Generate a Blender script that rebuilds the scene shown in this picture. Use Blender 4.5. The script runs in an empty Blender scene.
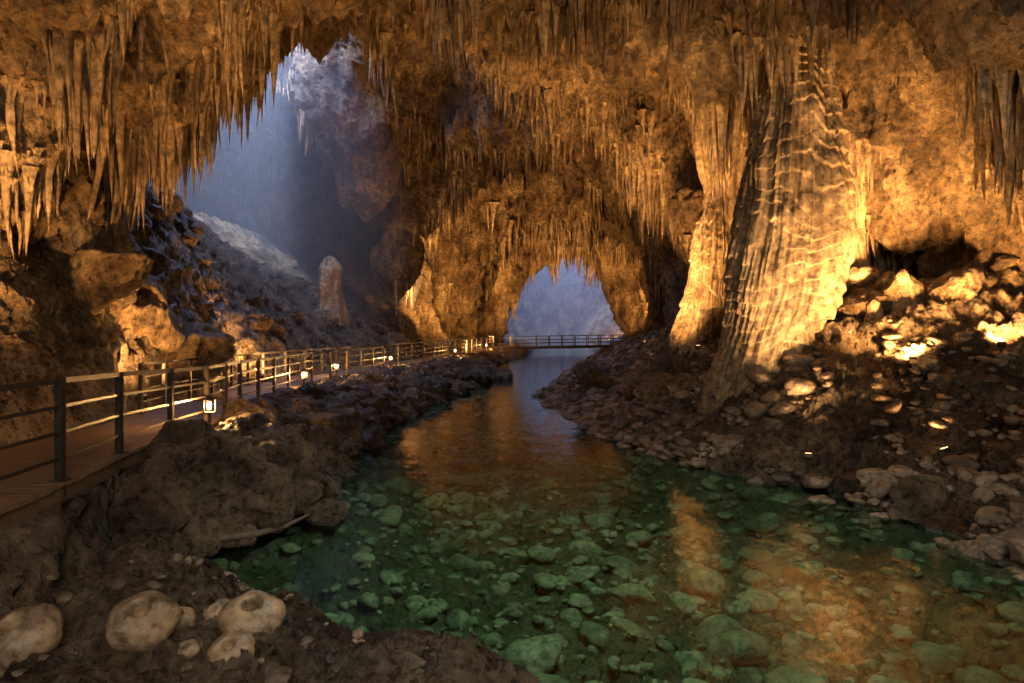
import bpy, bmesh, math, numpy as np, time
from mathutils import Vector
T0=time.time()
rng=np.random.default_rng(7)
sc=bpy.context.scene
sc.view_settings.view_transform='Standard'; sc.view_settings.look='None'; sc.view_settings.exposure=0
# ------------------------------------------------------------ noise
TN=64
TAB=rng.uniform(-1,1,(TN,TN,TN)).astype(np.float32)
def vn(x,y,z):
    x,y,z=np.broadcast_arrays(np.asarray(x,np.float32),np.asarray(y,np.float32),np.asarray(z,np.float32))
    xi=np.floor(x).astype(np.int32); yi=np.floor(y).astype(np.int32); zi=np.floor(z).astype(np.int32)
    fx=x-xi; fy=y-yi; fz=z-zi
    fx=fx*fx*(3-2*fx); fy=fy*fy*(3-2*fy); fz=fz*fz*(3-2*fz)
    x0=xi&63;x1=(xi+1)&63;y0=yi&63;y1=(yi+1)&63;z0=zi&63;z1=(zi+1)&63
    def L(a,b,t): return a+(b-a)*t
    return L(L(L(TAB[x0,y0,z0],TAB[x1,y0,z0],fx),L(TAB[x0,y1,z0],TAB[x1,y1,z0],fx),fy),
             L(L(TAB[x0,y0,z1],TAB[x1,y0,z1],fx),L(TAB[x0,y1,z1],TAB[x1,y1,z1],fx),fy),fz)
def fbm(x,y,z,o=4,g=.5):
    a=1.;s=0.;t=0.
    for i in range(o):
        k=2.03**i
        s=s+a*vn(x*k+i*17.3,y*k+i*5.1,z*k+i*9.7); t+=a; a*=g
    return s/t
def ridge(x,y,z,o=4,g=.5):
    a=1.;s=0.;t=0.
    for i in range(o):
        k=2.07**i
        s=s+a*(1-2*np.abs(vn(x*k+i*11.3,y*k+i*7.7,z*k+i*3.1))); t+=a; a*=g
    return s/t
# ------------------------------------------------------------ mesh helpers
def link(o): sc.collection.objects.link(o); return o
def mk(name,V,F,mat=None,smooth=True,parent=None):
    V=np.asarray(V,np.float32); F=np.asarray(F,np.int32)
    me=bpy.data.meshes.new(name)
    n=len(F); k=F.shape[1]
    me.vertices.add(len(V)); me.vertices.foreach_set('co',V.ravel())
    me.loops.add(n*k); me.loops.foreach_set('vertex_index',F.ravel())
    me.polygons.add(n); me.polygons.foreach_set('loop_start',np.arange(0,n*k,k,dtype=np.int32))
    me.update(calc_edges=True)
    me.polygons.foreach_set('use_smooth',np.full(n,smooth))
    o=bpy.data.objects.new(name,me); link(o)
    if mat: me.materials.append(mat)
    if parent: o.parent=parent
    return o
class Boxes:
    def __init__(s): s.V=[];s.F=[]
    def beam(s,a,b,w,h,up=(0,0,1)):
        a=Vector(a);b=Vector(b);d=(b-a).normalized();u=Vector(up)
        if abs(d.dot(u))>.95: u=Vector((0,1,0))
        r=d.cross(u).normalized();u=r.cross(d).normalized();n=len(s.V)
        for p in (a,b):
            for i,j in ((-1,-1),(1,-1),(1,1),(-1,1)): s.V.append(tuple(p+r*(i*w/2)+u*(j*h/2)))
        for q in ((0,1,2,3),(7,6,5,4),(0,4,5,1),(1,5,6,2),(2,6,7,3),(3,7,4,0)): s.F.append([n+i for i in q])
    def make(s,name,mat,parent=None): 
        return mk(name,s.V,s.F,mat,False,parent)
def empty(name,loc=(0,0,0)):
    e=bpy.data.objects.new(name,None); e.location=loc; link(e); return e
# ------------------------------------------------------------ materials
def newmat(name):
    m=bpy.data.materials.new(name); m.use_nodes=True; nt=m.node_tree
    return m,nt,nt.nodes,nt.links,nt.nodes['Principled BSDF']
def noise_n(N,L,co,scale,detail=6,rough=.6,vec=(1,1,1)):
    mp=N.new('ShaderNodeMapping'); mp.inputs['Scale'].default_value=vec; L.new(co,mp.inputs[0])
    n=N.new('ShaderNodeTexNoise'); n.inputs['Scale'].default_value=scale; n.inputs['Detail'].default_value=detail; n.inputs['Roughness'].default_value=rough
    L.new(mp.outputs[0],n.inputs['Vector']); return n
def ramp(N,L,src,stops):
    r=N.new('ShaderNodeValToRGB'); e=r.color_ramp.elements
    while len(e)<len(stops): e.new(.5)
    for i,(p,c) in enumerate(stops): e[i].position=p; e[i].color=(*c,1)
    L.new(src,r.inputs[0]); return r
def mixc(N,L,f,a,b,mode='MIX'):
    m=N.new('ShaderNodeMix'); m.data_type='RGBA'; m.blend_type=mode
    for s,v in ((m.inputs[0],f),(m.inputs[6],a),(m.inputs[7],b)):
        if isinstance(v,(int,float)): s.default_value=v
        elif isinstance(v,tuple): s.default_value=(*v,1)
        else: L.new(v,s)
    return m.outputs[2]
def rock(name,c1,c2,c3,rough=.6,bump=.6,dist=.12,streak=True,bed=False,sc1=1.0):
    m,nt,N,L,B=newmat(name)
    co=N.new('ShaderNodeNewGeometry').outputs['Position']
    n1=noise_n(N,L,co,.45*sc1,4,.65)
    r1=ramp(N,L,n1.outputs[0],[(.36,c1),(.5,c2),(.64,c3)])
    col=r1.outputs[0]
    if streak:
        n2=noise_n(N,L,co,2.2,4,.65,(1,1,.15))
        r2=ramp(N,L,n2.outputs[0],[(.38,(.38,.34,.31)),(.6,(1.15,1.1,1.0))])
        col=mixc(N,L,.75,col,r2.outputs[0],'MULTIPLY')
    n3=noise_n(N,L,co,5*sc1,6,.75)
    r3=ramp(N,L,n3.outputs[0],[(.38,(.25,.22,.19)),(.5,(.85,.85,.85)),(.64,(1.45,1.38,1.25))])
    col=mixc(N,L,.9,col,r3.outputs[0],'MULTIPLY')
    if bed:
        sx=N.new('ShaderNodeSeparateXYZ'); L.new(co,sx.inputs[0])
        mr=N.new('ShaderNodeMapRange'); mr.inputs[1].default_value=.06; mr.inputs[2].default_value=-.12; L.new(sx.outputs[2],mr.inputs[0])
        ng=noise_n(N,L,co,1.6,4,.7)
        rg=ramp(N,L,ng.outputs[0],[(.3,(.07,.11,.05)),(.5,(.2,.29,.16)),(.68,(.36,.42,.25))])
        g=mixc(N,L,.6,rg.outputs[0],r3.outputs[0],'MULTIPLY')
        col=mixc(N,L,mr.outputs[0],col,g)
    L.new(col,B.inputs['Base Color'])
    mr2=N.new('ShaderNodeMapRange'); mr2.inputs[1].default_value=.3; mr2.inputs[2].default_value=.7; mr2.inputs[3].default_value=rough-.18; mr2.inputs[4].default_value=rough+.15
    L.new(n3.outputs[0],mr2.inputs[0]); L.new(mr2.outputs[0],B.inputs['Roughness'])
    h1=noise_n(N,L,co,3.0*sc1,8,.76)
    hh=h1.outputs[0]
    if streak:
        a2=N.new('ShaderNodeMath'); a2.operation='MULTIPLY_ADD'; a2.inputs[1].default_value=.6
        L.new(n2.outputs[0],a2.inputs[0]); L.new(hh,a2.inputs[2]); hh=a2.outputs[0]
    b1=N.new('ShaderNodeBump'); b1.inputs['Strength'].default_value=bump; b1.inputs['Distance'].default_value=dist*5; L.new(hh,b1.inputs['Height'])
    L.new(b1.outputs[0],B.inputs['Normal'])
    return m
M_cave=rock('cave_limestone',(.12,.078,.046),(.35,.24,.14),(.57,.43,.27),.48,1,.15)
M_floor=rock('bank_rock',(.06,.043,.03),(.2,.143,.096),(.38,.28,.19),.34,1,.13,False,True,1.6)
M_stal=rock('dripstone',(.18,.12,.075),(.38,.28,.175),(.57,.44,.3),.42,.7,.07)
M_flow=rock('flowstone',(.28,.2,.125),(.43,.32,.205),(.56,.44,.3),.4,.7,.06)
M_stone=rock('river_stone_rock',(.07,.05,.035),(.18,.13,.09),(.31,.23,.155),.38,.5,.04,False,False,2)
M_bedst=rock('bed_stone_rock',(.07,.09,.045),(.2,.25,.14),(.36,.37,.23),.6,.5,.05,False,False,2)
def simple(name,c,rough=.5,metal=0,em=None,es=0):
    m,nt,N,L,B=newmat(name)
    co=N.new('ShaderNodeTexCoord').outputs['Object']
    n=noise_n(N,L,co,9,5,.7)
    r=ramp(N,L,n.outputs[0],[(.3,tuple(v*.6 for v in c)),(.7,tuple(min(1,v*1.3) for v in c))])
    L.new(r.outputs[0],B.inputs['Base Color']); B.inputs['Roughness'].default_value=rough; B.inputs['Metallic'].default_value=metal
    if em: B.inputs['Emission Color'].default_value=(*em,1); B.inputs['Emission Strength'].default_value=es
    return m
M_metal=simple('dark_weathered_steel',(.07,.055,.045),.45,.6)
M_wood=simple('damp_planks',(.17,.105,.06),.5)
M_log=simple('driftwood',(.09,.065,.042),.7)
M_glow=simple('lamp_glass',(.8,.6,.3),.4,0,(1,.62,.25),25)
M_lens=simple('flood_lens',(.8,.6,.3),.4,0,(1,.62,.25),8)
WARM=(1,.50,.155); WARM2=(1,.58,.24); COLD=(.45,.58,1.0)
# ------------------------------------------------------------ cave field
def I(y,tab,c): 
    t=np.array(tab,float); return np.interp(y,t[:,0],t[:,c])
HALL=[(-10,-9,10,9),(0,-9.5,11,9.6),(8,-9.8,12,10.2),(14,-10.8,13,10.9),(18,-11.6,12.3,11.6),(22,-11,10.8,12.4),(26,-10,9.2,12.8),(34,-9,8.6,13.4),(42,-9.5,9.5,16),(60,-9,9,16)]
GOLD=[(30,-7.5,10.8,14.2),(46,-7.5,10.8,14.2),(50,-8,14,19),(60,-7.5,15,19),(64,-4.0,14.5,14.4),(67,-4.0,14.5,14.4),(70.5,-7,16.5,17.5),(78,-6,16,17),(82,-.8,14.5,13.2),(86,-.8,14.5,13.2),(91,-5,19,15),(130,-5,19,15)]
def tube(x,y,z,tab,y0,y1,p=2.5):
    xl=I(y,tab,1);xr=I(y,tab,2);tp=I(y,tab,3)
    cx=(xl+xr)/2;hw=(xr-xl)/2;zc=1.5
    b=np.where(z>zc,(z-zc)/(tp-zc),(z-zc)/7)
    r=(np.abs((x-cx)/hw)**p+np.abs(b)**p)**(1/p)
    d=(r-1)*min(hw,tp-zc)*.95
    return np.maximum(d,np.maximum(y0-y,y-y1))
def ell(x,y,z,c,r):
    q=np.sqrt(((x-c[0])/r[0])**2+((y-c[1])/r[1])**2+((z-c[2])/r[2])**2)
    return (q-1)*min(r)*.95
def smin(a,b,k=1.6):
    h=np.clip(.5+.5*(b-a)/k,0,1); return b+(a-b)*h-k*h*(1-h)
def S(y): return 1+.035*np.maximum(0,y-14)
st=.12
ys=[-7.]
while ys[-1]<134: ys.append(ys[-1]+st*float(S(ys[-1])))
ys=np.array(ys); us=np.arange(-15.5,14.3,st); ws=np.arange(0,16,st)
F=np.empty((len(us),len(ys),len(ws)),np.float32)
for j,y in enumerate(ys):
    s=float(S(y)); x=(us*s)[:,None].astype(np.float32); z=(-3+ws*s)[None,:].astype(np.float32)
    d=tube(x,y,z,HALL,-99,45)
    if y>30:
        d=smin(d,tube(x,y,z,GOLD,40,120,2.2),.8)
    if 10<y<90:
        d=smin(d,ell(x,y,z,(-23.2,50,6),(14.5,28,18)))
        d=smin(d,ell(x,y,z,(-8.5,31.5,7),(11.5,13.5,14.5)))
        sh=np.maximum(np.sqrt((x+13)**2+(y-37)**2)-4.5,15-z); d=smin(d,sh)
    if y>85:
        d=smin(d,ell(x,y,z,(9,110,4),(22,20,18)))
        sh=np.maximum(np.sqrt((x-9)**2+(y-108)**2)-5,12-z); d=smin(d,sh)
    n=1.0*vn(x/6.5,y/6.5,z/6.5)+.8*vn(x/2.9+7,y/2.9,z/3.6)+.4*vn(x/1.4,y/1.4+3,z/1.8)
    F[:,j,:]=d+n*min(1.15,.6+.02*max(y,0))
print('field',F.shape,time.time()-T0)
ins=F<0
cc=np.zeros(tuple(a-1 for a in F.shape),np.uint8)
for a in (0,1):
    for b in (0,1):
        for c in (0,1):
            cc+=ins[a:a+cc.shape[0],b:b+cc.shape[1],c:c+cc.shape[2]]
ci,cj,ck=np.nonzero((cc>0)&(cc<8)); del cc
idx=np.full(F.shape,-1,np.int32); idx[ci,cj,ck]=np.arange(len(ci))
acc=np.zeros((len(ci),3));cnt=np.zeros(len(ci))
cor=[(a,b,c) for a in (0,1) for b in (0,1) for c in (0,1)]
for A in cor:
    for ax in range(3):
        if A[ax]==0:
            Bc=list(A);Bc[ax]=1
            fa=F[ci+A[0],cj+A[1],ck+A[2]];fb=F[ci+Bc[0],cj+Bc[1],ck+Bc[2]]
            m=(fa<0)!=(fb<0); t=np.where(m,fa/np.where(m,fa-fb,1),0)
            pos=np.tile(np.array(A,float),(len(ci),1)); pos[:,ax]=t
            acc[m]+=pos[m]; cnt[m]+=1
P=acc/cnt[:,None]
gy=np.interp(cj+P[:,1],np.arange(len(ys)),ys); s=S(gy)
V=np.stack([(us[0]+(ci+P[:,0])*st)*s,gy,-3+(ck+P[:,2])*st*s],1)
Q=[]
for ax in range(3):
    sl0=[slice(None)]*3;sl1=[slice(None)]*3;sl0[ax]=slice(0,-1);sl1[ax]=slice(1,None)
    e=ins[tuple(sl0)]!=ins[tuple(sl1)]
    i=np.array(np.nonzero(e)); a1=(ax+1)%3;a2=(ax+2)%3
    ok=(i[a1]>0)&(i[a2]>0)&(i[a1]<F.shape[a1]-1)&(i[a2]<F.shape[a2]-1); i=i[:,ok]
    fl=ins[i[0],i[1],i[2]]
    q=[]
    for o1,o2 in ((1,1),(0,1),(0,0),(1,0)):
        k=i.copy();k[a1]-=o1;k[a2]-=o2; q.append(idx[k[0],k[1],k[2]])
    q=np.stack(q,1); q[fl]=q[fl][:,::-1]; Q.append(q)
Q=np.concatenate(Q); Q=Q[(Q>=0).all(1)]
Q=Q[V[Q[:,0],2]>-2.2]
del F,idx,ins
print('net',len(V),len(Q),time.time()-T0)
cave=mk('cave_walls_and_ceiling',V,Q,M_cave)
md=cave.modifiers.new('s','SUBSURF'); md.levels=1; md.render_levels=1
dg=bpy.context.evaluated_depsgraph_get()
me2=bpy.data.meshes.new_from_object(cave.evaluated_get(dg)); cave.modifiers.clear()
old=cave.data; cave.data=me2; bpy.data.meshes.remove(old)
nv=len(me2.vertices); V=np.empty(nv*3,np.float32); me2.vertices.foreach_get('co',V); V=V.reshape(-1,3)
Nn=np.empty(nv*3,np.float32); me2.vertex_normals.foreach_get('vector',Nn); Nn=Nn.reshape(-1,3)
x,y,z=V.T
wall=1-Nn[:,2]**2; ceil=np.clip(-Nn[:,2],0,1)
disp=.34*ridge(x*.75,y*.75,z*.3,3)*wall+.36*ridge(x/1.5,y/1.5,z/1.5,4)+.2*ridge(x*1.7,y*1.7,z*.4,2)*wall+.28*ridge(x*2.2,y*2.2,z*1.9,4,.7)
V=V+Nn*disp[:,None]
pd=np.clip(vn(x*1.5,y*1.5,z*.3)-.1,0,1)*1.3+np.clip(vn(x*3.1,y*3.1,z*.5)-.1,0,1)*.7
V[:,2]-=pd*ceil*1.0
me2.vertices.foreach_set('co',V.astype(np.float32).ravel()); me2.update()
me2.polygons.foreach_set('use_smooth',np.ones(len(me2.polygons),bool))
CV=V;CN=Nn
print('cave',nv,time.time()-T0)
# ------------------------------------------------------------ terrain
XL=[(-9,4),(0,3),(4,1.5),(5,.5),(5.7,-.2),(6.5,-1.3),(7.4,-2.7),(8.1,-4.0),(8.8,-4.4),(10,-3.6),(12.4,-3.4),(15.2,-3.8),(19.5,-3.9),(27,-2.9),(34,-1.8),(40,-1.4),(51,-1.2),(70,1.5),(90,3),(135,4)]
XR=[(-9,8.5),(0,7.6),(6,6.9),(8.2,6.3),(9.5,6.2),(11.4,5.7),(12.4,5.3),(13.2,4.8),(14.6,4),(18.6,2.5),(24,1.8),(29,1.3),(34,2.2),(45,4.2),(60,7),(70,9),(90,11),(135,12)]
XP=[(-9,-4.4),(0,-4.5),(4.5,-4.45),(5.8,-4.5),(7.1,-4.7),(9,-5.2),(11,-5.5),(13,-5.8),(16.3,-6.5),(19.8,-6.9),(25,-7.4),(36,-6.7),(43,-5.2),(50,-4.3),(62,-2.6),(72,0),(135,0)]
ZP=[(-9,1.5),(7,1.36),(9,1.28),(13,1.12),(20,.98),(25,.9),(36,.78),(50,.72),(72,.75),(135,.75)]
AL=[(-9,.1),(4,.1),(9,.5),(13,1.6),(17,2.4),(24,2.1),(30,1.2),(40,.75),(48,.7),(60,.6),(90,.3),(135,.3)]
def ss(t): t=np.clip(t,0,1); return t*t*(3-2*t)
def height(x,y,det=True):
    i1=lambda T:I(y,T,1)
    wob=.35*vn(x*.9,y*.9,3.3)+.2*vn(x*2.3,y*2.3,1.3)
    xl=i1(XL)+wob; xr=i1(XR)+wob*1.3; xp=i1(XP); zp=i1(ZP)
    dl=xl-x; dr=x-xr; d=np.maximum(dl,dr)
    wid=np.maximum(xl-xp-.15,.6)
    t=np.clip(dl/wid,0,1)
    hl=(zp-.12)*t**.5
    fg=.08+.34*t+(zp-.54)*ss((t-.9)/.1)
    fw=1-ss((y-7.6)/2.0)
    hl=hl*(1-fw)+fg*fw
    dp=np.maximum(0,xp-2.15-x)
    amp=i1(AL)
    hl=hl+np.minimum(amp*dp,7+.15*dp)
    dr_=np.maximum(dr,0)
    far=np.clip((y-24)/12,0,1)
    hr=.04+.17*dr_+.13*np.maximum(0,dr_-1.2)**1.3+far*.12*dr_
    hr=hr+1.5*np.exp(-(((x-6.7)/2.3)**2+((y-17.6)/2.6)**2))*ss(dr_/2)+.8*np.exp(-(((x-9.5)/2.5)**2+((y-15)/2.5)**2))+2.0*np.exp(-(((x-6.6)/1.8)**2+((y-24)/3)**2))*ss(dr_/2)
    hr=hr+np.clip((y-95)/15,0,1)*4.5*np.exp(-((x-17)/6)**2)
    hb=-.06-np.minimum(.85,np.maximum(-d,0)*.45)
    h=np.where(dl>0,hl,np.where(dr>0,hr,hb))
    k=np.clip((np.abs(x-(xp-1.0))-1.1)/.5,0,1); k=np.where(y<73,k,1)
    land=np.clip(np.abs(d)/.4,.15,1)
    if det:
        a=np.where(dl>0,.38+.34*np.clip(dp,0,1)-.17*fw,np.where(dr>0,.26+.06*np.clip(dr_,0,5),.12))
        nz=ridge(x*.8,y*.8,h*.8,5,.6)*a+.2*fbm(x*2.6,y*2.6,h*2.5,4,.65)+.13*ridge(x*4.5,y*4.5,h*4.5,4,.65)
        h=h+nz*k*land-.05*(1-k)
    h=np.where((dl>0)&(x>xp),np.maximum(h,np.minimum(.05,d*.3)),h)
    h=np.where(dr>0.1,np.maximum(h,.03),h)
    return h,d
yt=[-7.]
while yt[-1]<133: yt.append(yt[-1]+ (.026 if 3.5<yt[-1]<14 else .045)*float(1+.06*max(0,yt[-1]-10)))
yt=np.array(yt); tt=np.linspace(-1,1,900); ut=15.5*np.sinh(1.5*tt)/np.sinh(1.5)
X=ut[:,None]*S(yt)[None,:]; Y=np.broadcast_to(yt[None,:],X.shape)
H,_=height(X,Y)
gx=np.gradient(H,axis=0)/np.gradient(X,axis=0)
steep=np.clip(np.abs(gx)-.5,0,1.5)
X2=X+steep*.16*fbm(X*2,Y*2,H*3.5,3); Y2=Y+steep*.2*fbm(X*2+9,Y*2,H*3.5,3)
nx,ny=X.shape
g=np.arange(nx*ny).reshape(nx,ny)
Fq=np.stack([g[:-1,:-1],g[1:,:-1],g[1:,1:],g[:-1,1:]],-1).reshape(-1,4)
mk('cave_ground',np.stack([X2,Y2,H],-1).reshape(-1,3),Fq,M_floor)
print('terrain',nx*ny,time.time()-T0)
# ------------------------------------------------------------ water
m,nt,N,L,B=newmat('clear_river_water'); N.remove(B)
out=N['Material Output']
co=N.new('ShaderNodeNewGeometry').outputs['Position']
w1=noise_n(N,L,co,1.3,2,.5,(1,.8,1)); w2=noise_n(N,L,co,7,3,.6,(1,.6,1))
ad=N.new('ShaderNodeMath');ad.operation='MULTIPLY_ADD';ad.inputs[1].default_value=.35;L.new(w2.outputs[0],ad.inputs[0]);L.new(w1.outputs[0],ad.inputs[2])
bp=N.new('ShaderNodeBump');bp.inputs['Strength'].default_value=.45;bp.inputs['Distance'].default_value=.05;L.new(ad.outputs[0],bp.inputs['Height'])
fr=N.new('ShaderNodeFresnel');fr.inputs[0].default_value=1.34;L.new(bp.outputs[0],fr.inputs['Normal'])
gl=N.new('ShaderNodeBsdfGlossy');gl.inputs['Roughness'].default_value=.04;L.new(bp.outputs[0],gl.inputs['Normal'])
tr=N.new('ShaderNodeBsdfTransparent');tr.inputs[0].default_value=(.72,.91,.79,1)
mx=N.new('ShaderNodeMixShader');L.new(fr.outputs[0],mx.inputs[0]);L.new(tr.outputs[0],mx.inputs[1]);L.new(gl.outputs[0],mx.inputs[2])
L.new(mx.outputs[0],out.inputs[0])
mk('river_water',[(-9,-7,0),(16,-7,0),(22,130,0),(-9,130,0)],[(0,1,2,3)],m,False)
# ------------------------------------------------------------ rocks
def ico(sub):
    bm=bmesh.new(); bmesh.ops.create_icosphere(bm,subdivisions=sub,radius=1)
    v=np.array([q.co[:] for q in bm.verts]); f=np.array([[a.index for a in q.verts] for q in bm.faces]); bm.free(); return v,f
ICO={k:ico(k) for k in (2,3,4,5)}
def rocks(name,pos,size,flat,mat,sub=2,rough=.35,parent=None):
    v,f=ICO[sub]; n=len(pos)
    off=rng.uniform(0,50,(n,1,3)); vv=np.tile(v[None],(n,1,1))
    q=vv*.9+off
    r=1+rough*fbm(q[...,0],q[...,1],q[...,2],2)*1.2
    for _ in range(4):
        d=rng.normal(size=(n,1,3)); d/=np.linalg.norm(d,axis=2,keepdims=True)
        c=rng.uniform(.65,.95,(n,1)); dt=(vv*d).sum(2); r=np.where(dt*r>c,c/np.maximum(dt,.01),r)
    if sub>=4: r=r*(1+.18*ridge(q[...,0]*2.5,q[...,1]*2.5,q[...,2]*2.5,4,.65))
    vv=vv*r[...,None]
    s=np.stack([rng.uniform(.8,1.3,n),rng.uniform(.7,1.1,n),flat*rng.uniform(.7,1.2,n)],1)*size[:,None]
    vv=vv*s[:,None,:]
    a=rng.uniform(0,6.28,n);c=np.cos(a)[:,None];sn=np.sin(a)[:,None]
    tl=rng.normal(0,.15,(n,1))
    X=vv[...,0]*c-vv[...,1]*sn; Y=vv[...,0]*sn+vv[...,1]*c; Z=vv[...,2]+tl*X
    vv=np.stack([X,Y,Z],-1)+pos[:,None,:]
    ff=f[None]+np.arange(n)[:,None,None]*len(v)
    return mk(name,vv.reshape(-1,3),ff.reshape(-1,3),mat,True,parent)
def scatter(n,yr,off,side,power=1.):
    y=yr[0]+(yr[1]-yr[0])*rng.uniform(0,1,n)**1.4
    o=off[0]+(off[1]-off[0])*rng.uniform(0,1,n)**power
    x=(I(y,XR,1)+o) if side>0 else (I(y,XL,1)-o)
    return x,y
x,y=scatter(4600,(7,50),(-.3,5),1,1.2); size=rng.lognormal(-2.6,.5,len(x))*(1+.02*y)
cl=vn(x*.8,y*.8,8.1); k=cl>-.3; x,y,size=x[k],y[k],np.clip(size[k],.03,.28)
h,_=height(x,y); rocks('river_bank_stones',np.stack([x,y,h+size*.15],1),size,.6,M_stone,3)
x,y=scatter(1100,(8.5,45),(-.15,2.2),-1,1.2); size=np.clip(rng.lognormal(-1.9,.5,len(x)),.05,.45)
k=(x>I(y,XP,1)+.3); x,y,size=x[k],y[k],size[k]
h,_=height(x,y); rocks('embankment_rubble',np.stack([x,y,h+size*.15],1),size,.85,M_floor,4,.45)
y=4.5+26*rng.uniform(0,1,4200)**1.2; u=rng.uniform(0,1,len(y)); x=I(y,XL,1)*(1-u)+I(y,XR,1)*u
size=np.clip(rng.lognormal(-2.6,.6,len(x)),.03,.36); h,d=height(x,y); k=d<-.15
rocks('riverbed_stones',np.stack([x,y,np.minimum(h+size*.1,-.06-size*.55)],1)[k],size[k],.55,M_bedst,3)
x=rng.uniform(-16,-9.2,120);y=rng.uniform(14,60,120);size=rng.uniform(.15,.6,120)
h,_=height(x,y); rocks('slope_boulders',np.stack([x,y,h],1),size,.8,M_floor,4,.5)
x=rng.uniform(-4.2,-.6,160);y=rng.uniform(4.6,7.8,160);size=np.clip(rng.lognormal(-3.2,.5,160),.02,.12)
h,d=height(x,y);k=d>.1; rocks('foreground_pebbles',np.stack([x,y,h+size*.2],1)[k],size[k],.6,M_stone,3)
bx=np.array([[5.2,13.4,.25,.35],[6.2,13.9,.45,.4],[7.4,12.3,.6,.45],[5.9,12.0,.1,.3],[8.3,11.3,.7,.5],[3.6,19,.4,.5],[9.5,12.6,1.2,.4],[6.4,10.8,.25,.4],[10.2,12,1.2,.55],[4.2,22,.9,.7],[3.4,26,.9,.7],[4.4,19.5,1.0,.8],[-1.5,36,.2,.7],[-.6,38,.15,.6],
   [-4.6,9.2,.45,.7],[-5.0,10.2,.6,.6],[-4.4,10.6,.3,.6],[-4.9,11.6,.5,.6],[-5.0,8.2,.5,.5],[-4.3,12.4,.25,.5],[-5.2,13.4,.4,.6],[-4.7,14.6,.3,.55],[-5.6,16,.4,.6],[-5.0,17.5,.3,.5],[-5.5,19.5,.4,.6],[-5.8,22,.3,.7],[-4.6,8.5,.1,.4]])
rocks('bank_boulders',bx[:,:3],bx[:,3],.75,M_floor,5,.5)
n=30; x=np.concatenate([rng.uniform(8.4,13,n)]); y=16.2+rng.uniform(0,3.0,n)-.1*(x-8); size=rng.uniform(.3,.75,n)
h,_=height(x,y); rocks('flowstone_mounds',np.stack([x,y,h+.05+(y-16)*.2],1),size,1.0,M_cave,5,.55)
n=16; x=rng.uniform(-11.8,-9.4,n); y=rng.uniform(14,21,n); size=rng.uniform(.4,1.1,n)
h,_=height(x,y); rocks('slope_outcrop',np.stack([x,y,h],1),size,1.0,M_cave,5,.6)
rocks('midstream_rock',np.array([[-2.85,10.5,.06]]),np.array([.29]),.6,M_floor,4,.4)
rocks('foreground_boulder',np.array([[-.75,6.0,.0],[-.35,5.7,-.1],[-1.15,6.2,.05]]),np.array([.42,.35,.3]),.65,M_floor,5,.5)
def concretion(px,Y,r,hh=.78):
    # squat ring-shaped stone with a round hollow in the top
    v,f=ICO[5]; v=v.copy()
    rad=np.hypot(v[:,0],v[:,1]); ang=np.arctan2(v[:,1],v[:,0])
    o=rng.uniform(0,40); up=v[:,2]>0
    v[:,2]=np.where(up,v[:,2]*hh-.7/(1+np.exp((rad-.25)/.03)),v[:,2]*hh)
    k=1+.09*fbm(v[:,0]*1.3+o,v[:,1]*1.3,v[:,2]*1.3,4,.6)+.04*np.cos(ang*5+o)*rad
    v*=k[:,None]; v*=r; v[:,0]*=1.1
    X=(px-512)*Y/683; h,_=height(np.array([X]),np.array([Y]))
    o=mk('round_river_stone',v,f,M_conc); o.location=(X,Y,float(h[0])+r*.45); o.rotation_euler=(rng.normal(.5,.06),rng.normal(0,.1),rng.uniform(-.2,.2))
M_conc=rock('pale_stone',(.2,.13,.075),(.29,.195,.115),(.36,.25,.15),.5,.25,.01,False,False,.9)
for px,Y,r in ((24,5.3,.25),(143,5.35,.24),(178,5.75,.13),(252,5.95,.25),(231,5.45,.17),(187,5.35,.085),(215,6.2,.1)): concretion(px,Y,r)
# ------------------------------------------------------------ stalactites
def spikes(name,base,ln,rad,up=False,mat=None,K=11,Sg=9):
    n=len(base); t=np.linspace(0,1,K)[None,:,None]; th=np.linspace(0,2*np.pi,Sg,endpoint=False)[None,None,:]
    ph=rng.uniform(0,6.28,(n,1,1)); pw=rng.uniform(.6,1.1,(n,1,1))
    prof=(1-t)**pw*.75+.9*np.exp(-t*9)+.01
    wv=1+.2*np.sin(3*th+ph)+.12*np.sin(5*th+2*ph+t*3)+.12*np.sin(t*rng.uniform(10,26,(n,1,1))+ph)+rng.normal(0,.07,(n,K,Sg))
    r=rad[:,None,None]*prof*wv
    bx=rng.normal(0,.05,(n,1,1))*ln[:,None,None]*t**2; by=rng.normal(0,.04,(n,1,1))*ln[:,None,None]*t**2
    X=base[:,0,None,None]+r*np.cos(th)+bx; Y=base[:,1,None,None]+r*np.sin(th)+by
    sg=1 if up else -1
    Z=base[:,2,None,None]+sg*(t*ln[:,None,None]-.12*ln[:,None,None])+0*X
    Vv=np.stack([X,Y,Z],-1).reshape(-1,3)
    g=(np.arange(n)[:,None,None]*K*Sg+np.arange(K-1)[None,:,None]*Sg+np.arange(Sg)[None,None,:])
    g2=(np.arange(n)[:,None,None]*K*Sg+np.arange(K-1)[None,:,None]*Sg+((np.arange(Sg)+1)%Sg)[None,None,:])
    ff=np.stack([g,g2,g2+Sg,g+Sg],-1).reshape(-1,4)
    return mk(name,Vv,ff,mat or M_stal)
cand=np.nonzero((CN[:,2]<-.35)&(CV[:,1]>6)&(CV[:,1]<88)&(CV[:,2]>5))[0]
dn_f=lambda a,b:np.clip(vn(a/1.9,b/1.9,5)*1.9-.05,0,1)
dens=dn_f(CV[cand,0],CV[cand,1])**2+.008
pr=dens*S(CV[cand,1])**1.0
pick=cand[rng.choice(len(cand),8000,replace=False,p=pr/pr.sum())]
b=CV[pick]; dn=dn_f(b[:,0],b[:,1])
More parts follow.
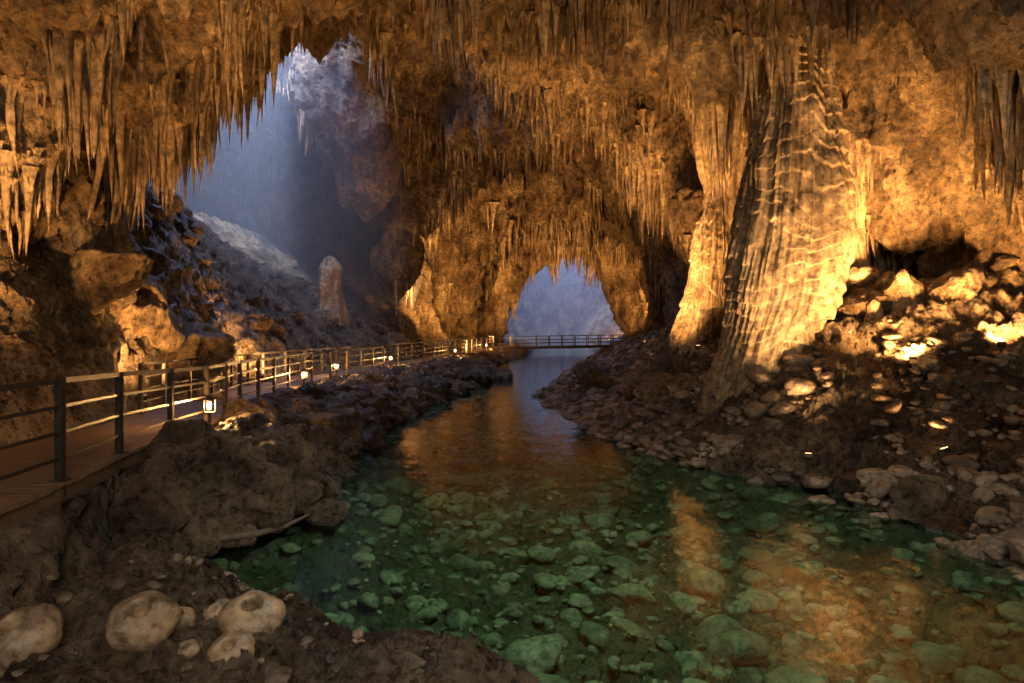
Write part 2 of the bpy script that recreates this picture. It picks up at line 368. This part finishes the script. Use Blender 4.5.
ln=(.15+1.6*dn*rng.uniform(0,1,len(b))**1.9)*(.85+.018*b[:,1]); rd=ln*rng.uniform(.045,.10,len(b))+.015
spikes('stalactites',b,ln,rd)
from mathutils.bvhtree import BVHTree
deps=bpy.context.evaluated_depsgraph_get()
bv=BVHTree.FromObject(cave,deps)
def ceilz(x,y,z0=4.):
    h=bv.ray_cast(Vector((x,y,z0)),Vector((0,0,1))); return h[0].z if h[0] else None
cb=[];cl_=[];cr=[]
def cluster(cx,cy,sx,sy,n,lmax,z0=5.):
    for i in range(int(n*2.0)):
        x=cx+rng.normal(0,sx);y=cy+rng.normal(0,sy); z=ceilz(x,y,z0)
        if z is None or z>21: continue
        l=lmax*(.3+.7*rng.uniform()**1.3)*math.exp(-((x-cx)/(2.2*sx))**2)
        cb.append((x,y,z+.1));cl_.append(l);cr.append(l*rng.uniform(.035,.07)+.03)
for c in [(-7.6,12.6,.5,.5,34,2.8),(-5.2,13,.4,.4,18,1.4),(-1.8,13.2,.4,.4,24,2.0),(-1.2,13.6,.3,.3,20,2.8),(-8.4,18.5,.8,.8,50,3.2),(-9.6,17.5,.6,.8,40,3.2),(-7.4,19.5,.5,.5,26,2.2),(3.2,13.3,.35,.4,26,2.4),(4.6,14,.4,.5,14,1.2),
          (8.7,12.2,.35,.4,24,2.4),(9.3,12.6,.35,.5,44,3.4),(10,13,.5,.5,24,2.8),(6.4,21,.4,.4,44,4.2),(6.2,22,.4,.6,34,3.0),(7.4,20,.4,.4,20,2.4),(9.2,19,.7,.6,24,1.8),(1.2,30,1.2,1.5,30,2.2),(3.6,28,.9,1,28,2.4),(-1,26,1.0,1,22,1.8),(.6,40,2,1,34,2.6),(4,42,2.5,1,40,2.8),(-3,44,2,1,34,2.8),(7,40,1.5,1.5,30,3.0),(3,66,4,1.5,50,2.8),(7,83,3.5,1,50,2.6),(-5,52,2,3,40,3.4)]:
    cluster(*c)
spikes('long_stalactites',np.array(cb),np.array(cl_),np.array(cr),K=20,Sg=11)
# ------------------------------------------------------------ flowstone columns
def flow(name,pts,R=460,Sg=400,tier=.34,ta=.05,fl=.10,seed=0.,mat=None,lump=.13,amb=.25):
    p=np.array(pts,float); t=np.linspace(p[0,2],p[-1,2],R)
    cx,cy,rr=(np.interp(t,p[:,2],p[:,i]) for i in (0,1,3))
    w=max(3,R//16)|1; ker=np.ones(w)/w
    sm=lambda a:np.convolve(np.pad(a,w//2,'edge'),ker,'valid')
    cx,cy,rr=sm(cx),sm(cy),sm(rr)
    th=np.linspace(0,2*np.pi,Sg,endpoint=False)[None,:]; z=t[:,None]; r0=rr[:,None]
    c,s_=np.cos(th),np.sin(th)
    strand=vn(c*10+seed,s_*10,z*.12)
    ph=z/tier+1.3*vn(c*1.1+seed,s_*1.1,z*.7+seed)+.6*vn(c*3+seed,s_*3,z*.9)+.3*strand
    fr=ph-np.floor(ph)
    lip=(1-fr)**.8*np.clip(fr/.16,0,1)
    am=np.clip(amb+1.1*vn(c*1.6,s_*1.6+seed,z*.9),0,1)
    ru=np.minimum(r0,1.0)
    r=r0+ru*(ta*2*(lip-.4)*am+fl*(ridge(c*4+seed,s_*4,z*.2,3)-.3)+.075*(1-2*np.abs(strand))+.035*ridge(c*22+seed,s_*22,z*.3,2)+lump*vn(c*1.3+seed,s_*1.3,z*.7)+.1*vn(c*2.5+seed,s_*2.5,z*1.6))+.03*fbm(c*r0*6,s_*r0*6,z*5,3)
    X=cx[:,None]+r*c; Y=cy[:,None]+r*s_; Z=np.broadcast_to(z,X.shape)-.05*lip
    g=np.arange(R*Sg).reshape(R,Sg); g2=np.roll(g,-1,1)
    ff=np.stack([g[:-1],g2[:-1],g2[1:],g[1:]],-1).reshape(-1,4)
    return mk(name,np.stack([X,Y,Z],-1).reshape(-1,3),ff,mat or M_flow)
flow('flowstone_column',[(6.0,17,.5,1.3),(6.1,17,1.6,1.15),(6.35,17,2.6,1.0),(6.75,17,3.6,1.25),(6.95,17,5,1.28),(7.05,17,6.5,1.18),(7.1,17,8,.95),(7.15,17,9.6,.72),(7.15,17,10.4,.85),(7.2,17,11.2,1.3),(7.2,17,12.5,2.0)],seed=3.,fl=.12,ta=.065,tier=.38,amb=.6)
flow('flowstone_column',[(6.4,22.5,1.5,1.2),(6.5,22.5,3.3,.85),(6.75,22.5,5,.75),(6.8,22.5,6.3,.6),(6.8,22.5,7.4,.4),(6.75,22.5,8.4,.55),(6.7,22.5,10,.9),(6.7,22.5,13,1.6)],seed=11.,fl=.2,ta=.08,tier=.6,amb=.5)
flow('flowstone_column',[(7.7,23.5,1.5,1.2),(7.7,23.5,3.3,.9),(7.7,23.5,6,.7),(7.7,23.5,8.4,.6),(7.7,23.5,10,.9),(7.7,23.5,13,1.6)],seed=41.,fl=.2)
flow('flowstone_column',[(9.8,20.3,1.5,1.3),(9.9,20.3,3.5,.8),(9.9,20.3,5.5,.6),(9.9,20.3,7.5,.55),(9.9,20.3,9.5,.9),(9.9,20.3,12,1.6)],seed=21.,fl=.2)
flow('stalagmite',[(-11.2,42,3.0,1.1),(-11.2,42,4.2,.8),(-11.2,42,5.0,.68),(-11.15,42,5.9,.62),(-11.1,42,6.5,.7),(-11.2,42,7.1,.4),(-11.2,42,7.3,.03)],R=120,Sg=90,seed=5,lump=.4,ta=.02)
for i,(x,y,hh,r) in enumerate([(8.6,16.2,.8,.2),(9.4,16.4,1.2,.24),(10.4,15.9,.7,.2)]):
    h,_=height(np.array([x]),np.array([y])); z=float(h[0])-.2
    flow('stalagmite',[(x,y,z,r*1.6),(x,y,z+.35*hh,r),(x+.03,y,z+.7*hh,r*.8),(x,y,z+.95*hh,r*.6),(x,y,z+1.08*hh,r*.3),(x,y,z+1.1*hh,r*.03)],R=90,Sg=80,tier=.25,seed=i*3.,lump=.4)
# ------------------------------------------------------------ walkway
def pt(y,off=0,dz=0): 
    return Vector((float(I(y,XP,1))+off,y,float(I(y,ZP,1))+dz))
bd=Boxes(); y=-2.
while y<72:
    w=.14 if y<30 else .3
    bd.beam(pt(y,.08+rng.uniform(-.015,.015),.0+rng.uniform(-.006,.006)),pt(y,-1.9,.0+rng.uniform(-.006,.006)),w-.016,.045); y+=w
y=-2.
while y<71:
    for off in (.0,-1.85): bd.beam(pt(y,off,-.1),pt(y+1,off,-.1),.09,.15)
    y+=1
bd.make('boardwalk',M_wood)
def railing(name,posts,off):
    b=Boxes()
    for i,y in enumerate(posts):
        a=pt(y,off,-.15); c=pt(y,off,1.1)
        b.beam(a,c,.075,.075); b.beam(pt(y,off,.025),pt(y,off,.04),.15,.15)
        if i+1<len(posts):
            y2=posts[i+1]
            for hh,ww in ((1.07,.06),(.80,.035),(.53,.035),(.26,.035)):
                b.beam(pt(y,off,hh),pt(y2,off,hh),.045 if hh>1 else .03,ww)
    return b.make(name,M_metal)
posts=[1.2,3.2,5.2,7.1,9.05,11,12.95,14.6,16.3,18,19.8,21.6,23.4,25.2]; 
while posts[-1]<70: posts.append(posts[-1]+2.1)
railing('walkway_railing',posts,0.0)
railing('walkway_railing',[p for p in posts if p>13.5],-1.8)
br=Boxes(); A=Vector((-.2,71,.74));Bp=Vector((13.5,74,.9))
dv=Bp-A
for i in range(46):
    p=A+dv*(i/45); br.beam(p+Vector((0,-.9,0)),p+Vector((0,.9,0)),.27,.06)
for o in (-.85,.85):
    for i in range(10):
        p=A+dv*(i/10)+Vector((0,o,0));q=A+dv*((i+1)/10)+Vector((0,o,0))
        br.beam(p,p+Vector((0,0,1.1)),.09,.09)
        for hh in (1.07,.7,.35): br.beam(p+Vector((0,0,hh)),q+Vector((0,0,hh)),.05,.05)
        br.beam(p-Vector((0,0,.15)),q-Vector((0,0,.15)),.12,.2)
br.make('footbridge',M_metal)
def limb(name,pts,rad,mat):
    p=np.array(pts,float); k=len(p); V=[];Sg=12
    for i in range(k):
        d=Vector(p[min(i+1,k-1)]-p[max(i-1,0)]).normalized(); r=d.cross(Vector((0,0,1))).normalized(); u=r.cross(d)
        for j in range(Sg):
            a=j*2*math.pi/Sg; rr=rad[i]*(1+.15*math.sin(3*a+i)); V.append(tuple(Vector(p[i])+r*math.cos(a)*rr+u*math.sin(a)*rr))
    F=[(i*Sg+j,i*Sg+(j+1)%Sg,(i+1)*Sg+(j+1)%Sg,(i+1)*Sg+j) for i in range(k-1) for j in range(Sg)]
    return mk(name,V,F,mat)
limb('driftwood_log',[(-4.5,8.2,.4),(-4.15,8.55,.26),(-3.85,8.95,.2),(-3.5,9.35,.14),(-3.25,9.75,.13),(-3.0,10.1,.2)],[.05,.055,.05,.045,.035,.015],M_log)
# ------------------------------------------------------------ lamps
def light(kind,name,loc,P,col,size=.15,target=None,ang=100,parent=None):
    l=bpy.data.lights.new(name,kind); l.energy=P; l.color=col
    if kind=='AREA': l.shape='DISK'; l.size=size
    else: l.shadow_soft_size=size
    if kind=='SPOT': l.spot_size=math.radians(ang); l.spot_blend=.9
    o=bpy.data.objects.new(name,l); link(o); o.location=loc
    if target is not None: o.rotation_euler=(Vector(target)-Vector(loc)).to_track_quat('-Z','Y').to_euler()
    if parent: o.parent=parent
    return o
def lantern(x,y,z,P):
    e=empty('path_lantern',(x,y,z)); b=Boxes()
    b.beam((0,0,-.1),(0,0,.28),.05,.05); b.beam((0,0,.27),(0,0,.30),.17,.17); b.beam((0,0,.52),(0,0,.55),.19,.19);b.beam((0,0,.55),(0,0,.60),.09,.09)
    for i in (-1,1):
        for j in (-1,1): b.beam((i*.07,j*.07,.30),(i*.07,j*.07,.52),.012,.012)
    b.make('lantern_frame',M_metal,e)
    v,f=ICO[3]; mk('bulb',v*np.array([.045,.045,.075])+np.array([0,0,.41]),f,M_glow,True,e)
    light('POINT','lantern_light',(0,0,.41),P,WARM,.085,parent=e)
lantern(-5.45,12.3,1.14,420); lantern(-6.7,22.0,1.0,450)
lantern(-7.2,28,.9,350); lantern(-6.4,36,.85,350); lantern(-4.0,48,.8,300); lantern(-2.3,61,.8,300)
def flood(x,y,z,target,P,ang=120,col=WARM,size=.12,ground=True,dz=.3):
    if ground:
        h,_=height(np.array([x]),np.array([y])); z=float(h[0])+dz
    e=empty('floodlight',(x,y,z)); d=(Vector(target)-Vector((x,y,z))).normalized()
    b=Boxes(); b.beam(-d*.09,d*0.0,.14,.1); b.beam(Vector((0,0,-dz-.15)),-d*.05,.03,.03)
    b.make('housing',M_metal,e)
    g=Boxes(); g.beam(d*.002,d*.01,.11,.08); g.make('lens',M_lens,e)
    light('SPOT','flood_beam',tuple(d*.18),P,col,size,tuple(d*2),ang,e)
flood(-8.2,15.2,0,(-10.2,19.0,5.6),2000,95,dz=.5)
flood(-8.4,19.8,0,(-9.5,21,9),2600,110)
flood(-8.8,24.0,0,(-12,30,7),3500,130,dz=.5)
flood(-8.0,9.5,0,(-9.4,14,8.5),3600,100)
flood(-4.4,11.3,0,(-3.0,15.5,11),2600,110,dz=.15)
flood(7.6,12.0,0,(4.5,16,11.5),2600,110,dz=.15)
flood(5.6,12.9,0,(7.0,17,6.2),3600,70,WARM2,dz=.35)
flood(8.9,17.8,0,(10,20.5,8),3500,110,dz=1.0)
flood(8.1,13.8,0,(9.8,18.5,5.4),4200,115,dz=.3)
flood(9.6,13.4,0,(12,17.5,6.4),4200,115,dz=.3)
flood(4.3,20.5,0,(3.8,25,13),8500,100)
flood(5.2,27,0,(0,33,12),5000,120)
flood(5.4,19.8,0,(6.8,22.5,8),1800,80)
flood(-6.6,48.5,4.5,(-5,58,8),11000,110,ground=False)
flood(-3.8,53,0,(-1,61,9),8000,110)
flood(-2.0,69.5,0,(2,76,11),18000,130)
flood(13.5,72,0,(10,79,10),5000,130)
flood(14.0,90,0,(14,98,4),5000,120)
# daylight from the shafts in the roof, then two added fill lamps
light('AREA','shaft_daylight',(-13,37,26),5500,COLD,7,(-18,46,0))
light('SPOT','shaft_sunbeam',(-12,36,27),105000,(.62,.74,1),1.0,(-21,48,5),38)
light('AREA','shaft_daylight',(9,108,26),28000,COLD,9,(9,106,0))
light('AREA','rear_fill',(2,-6,6.8),1050,(1,.86,.68),5,(1.5,9,0))  # added fill lamp behind the camera, lifts the foreground and banks
light('SPOT','riverbed_fill',(1.6,7.5,8.6),2100,(.95,1,.88),.6,(1.2,9.4,0),86)  # added overhead fill spot, out of frame, brightens the riverbed through the water
# mist in the daylit chambers
v,f=ICO[4]
def mist(name,sz,c,dn):
    m,nt,N,L,B=newmat('cave_mist'); N.remove(B); vs=N.new('ShaderNodeVolumeScatter'); vs.inputs['Color'].default_value=(.8,.86,1,1); vs.inputs['Density'].default_value=dn; vs.inputs['Anisotropy'].default_value=.2
    L.new(vs.outputs[0],N['Material Output'].inputs['Volume'])
    mk(name,v*np.array(sz)+np.array(c),f,m)
mist('mist',(14,21,15),(-20,47,10),.018)
mist('mist',(16,15,14),(8,108,5),.012)
# world
w=bpy.data.worlds.new('World'); sc.world=w; w.use_nodes=True
sk=w.node_tree.nodes.new('ShaderNodeTexSky'); sk.sky_type='NISHITA'; sk.sun_disc=False; sk.sun_elevation=math.radians(40); sk.sun_rotation=math.radians(200)
bg=w.node_tree.nodes['Background']; bg.inputs[1].default_value=.05; w.node_tree.links.new(sk.outputs[0],bg.inputs[0])
# camera
cam=bpy.data.cameras.new('camera'); cam.lens=24; cam.sensor_width=36; cam.shift_y=-.016; cam.clip_end=400
co_=bpy.data.objects.new('camera',cam); link(co_); co_.location=(0,0,3); co_.rotation_euler=(math.radians(90),0,0); sc.camera=co_
print('done',time.time()-T0)
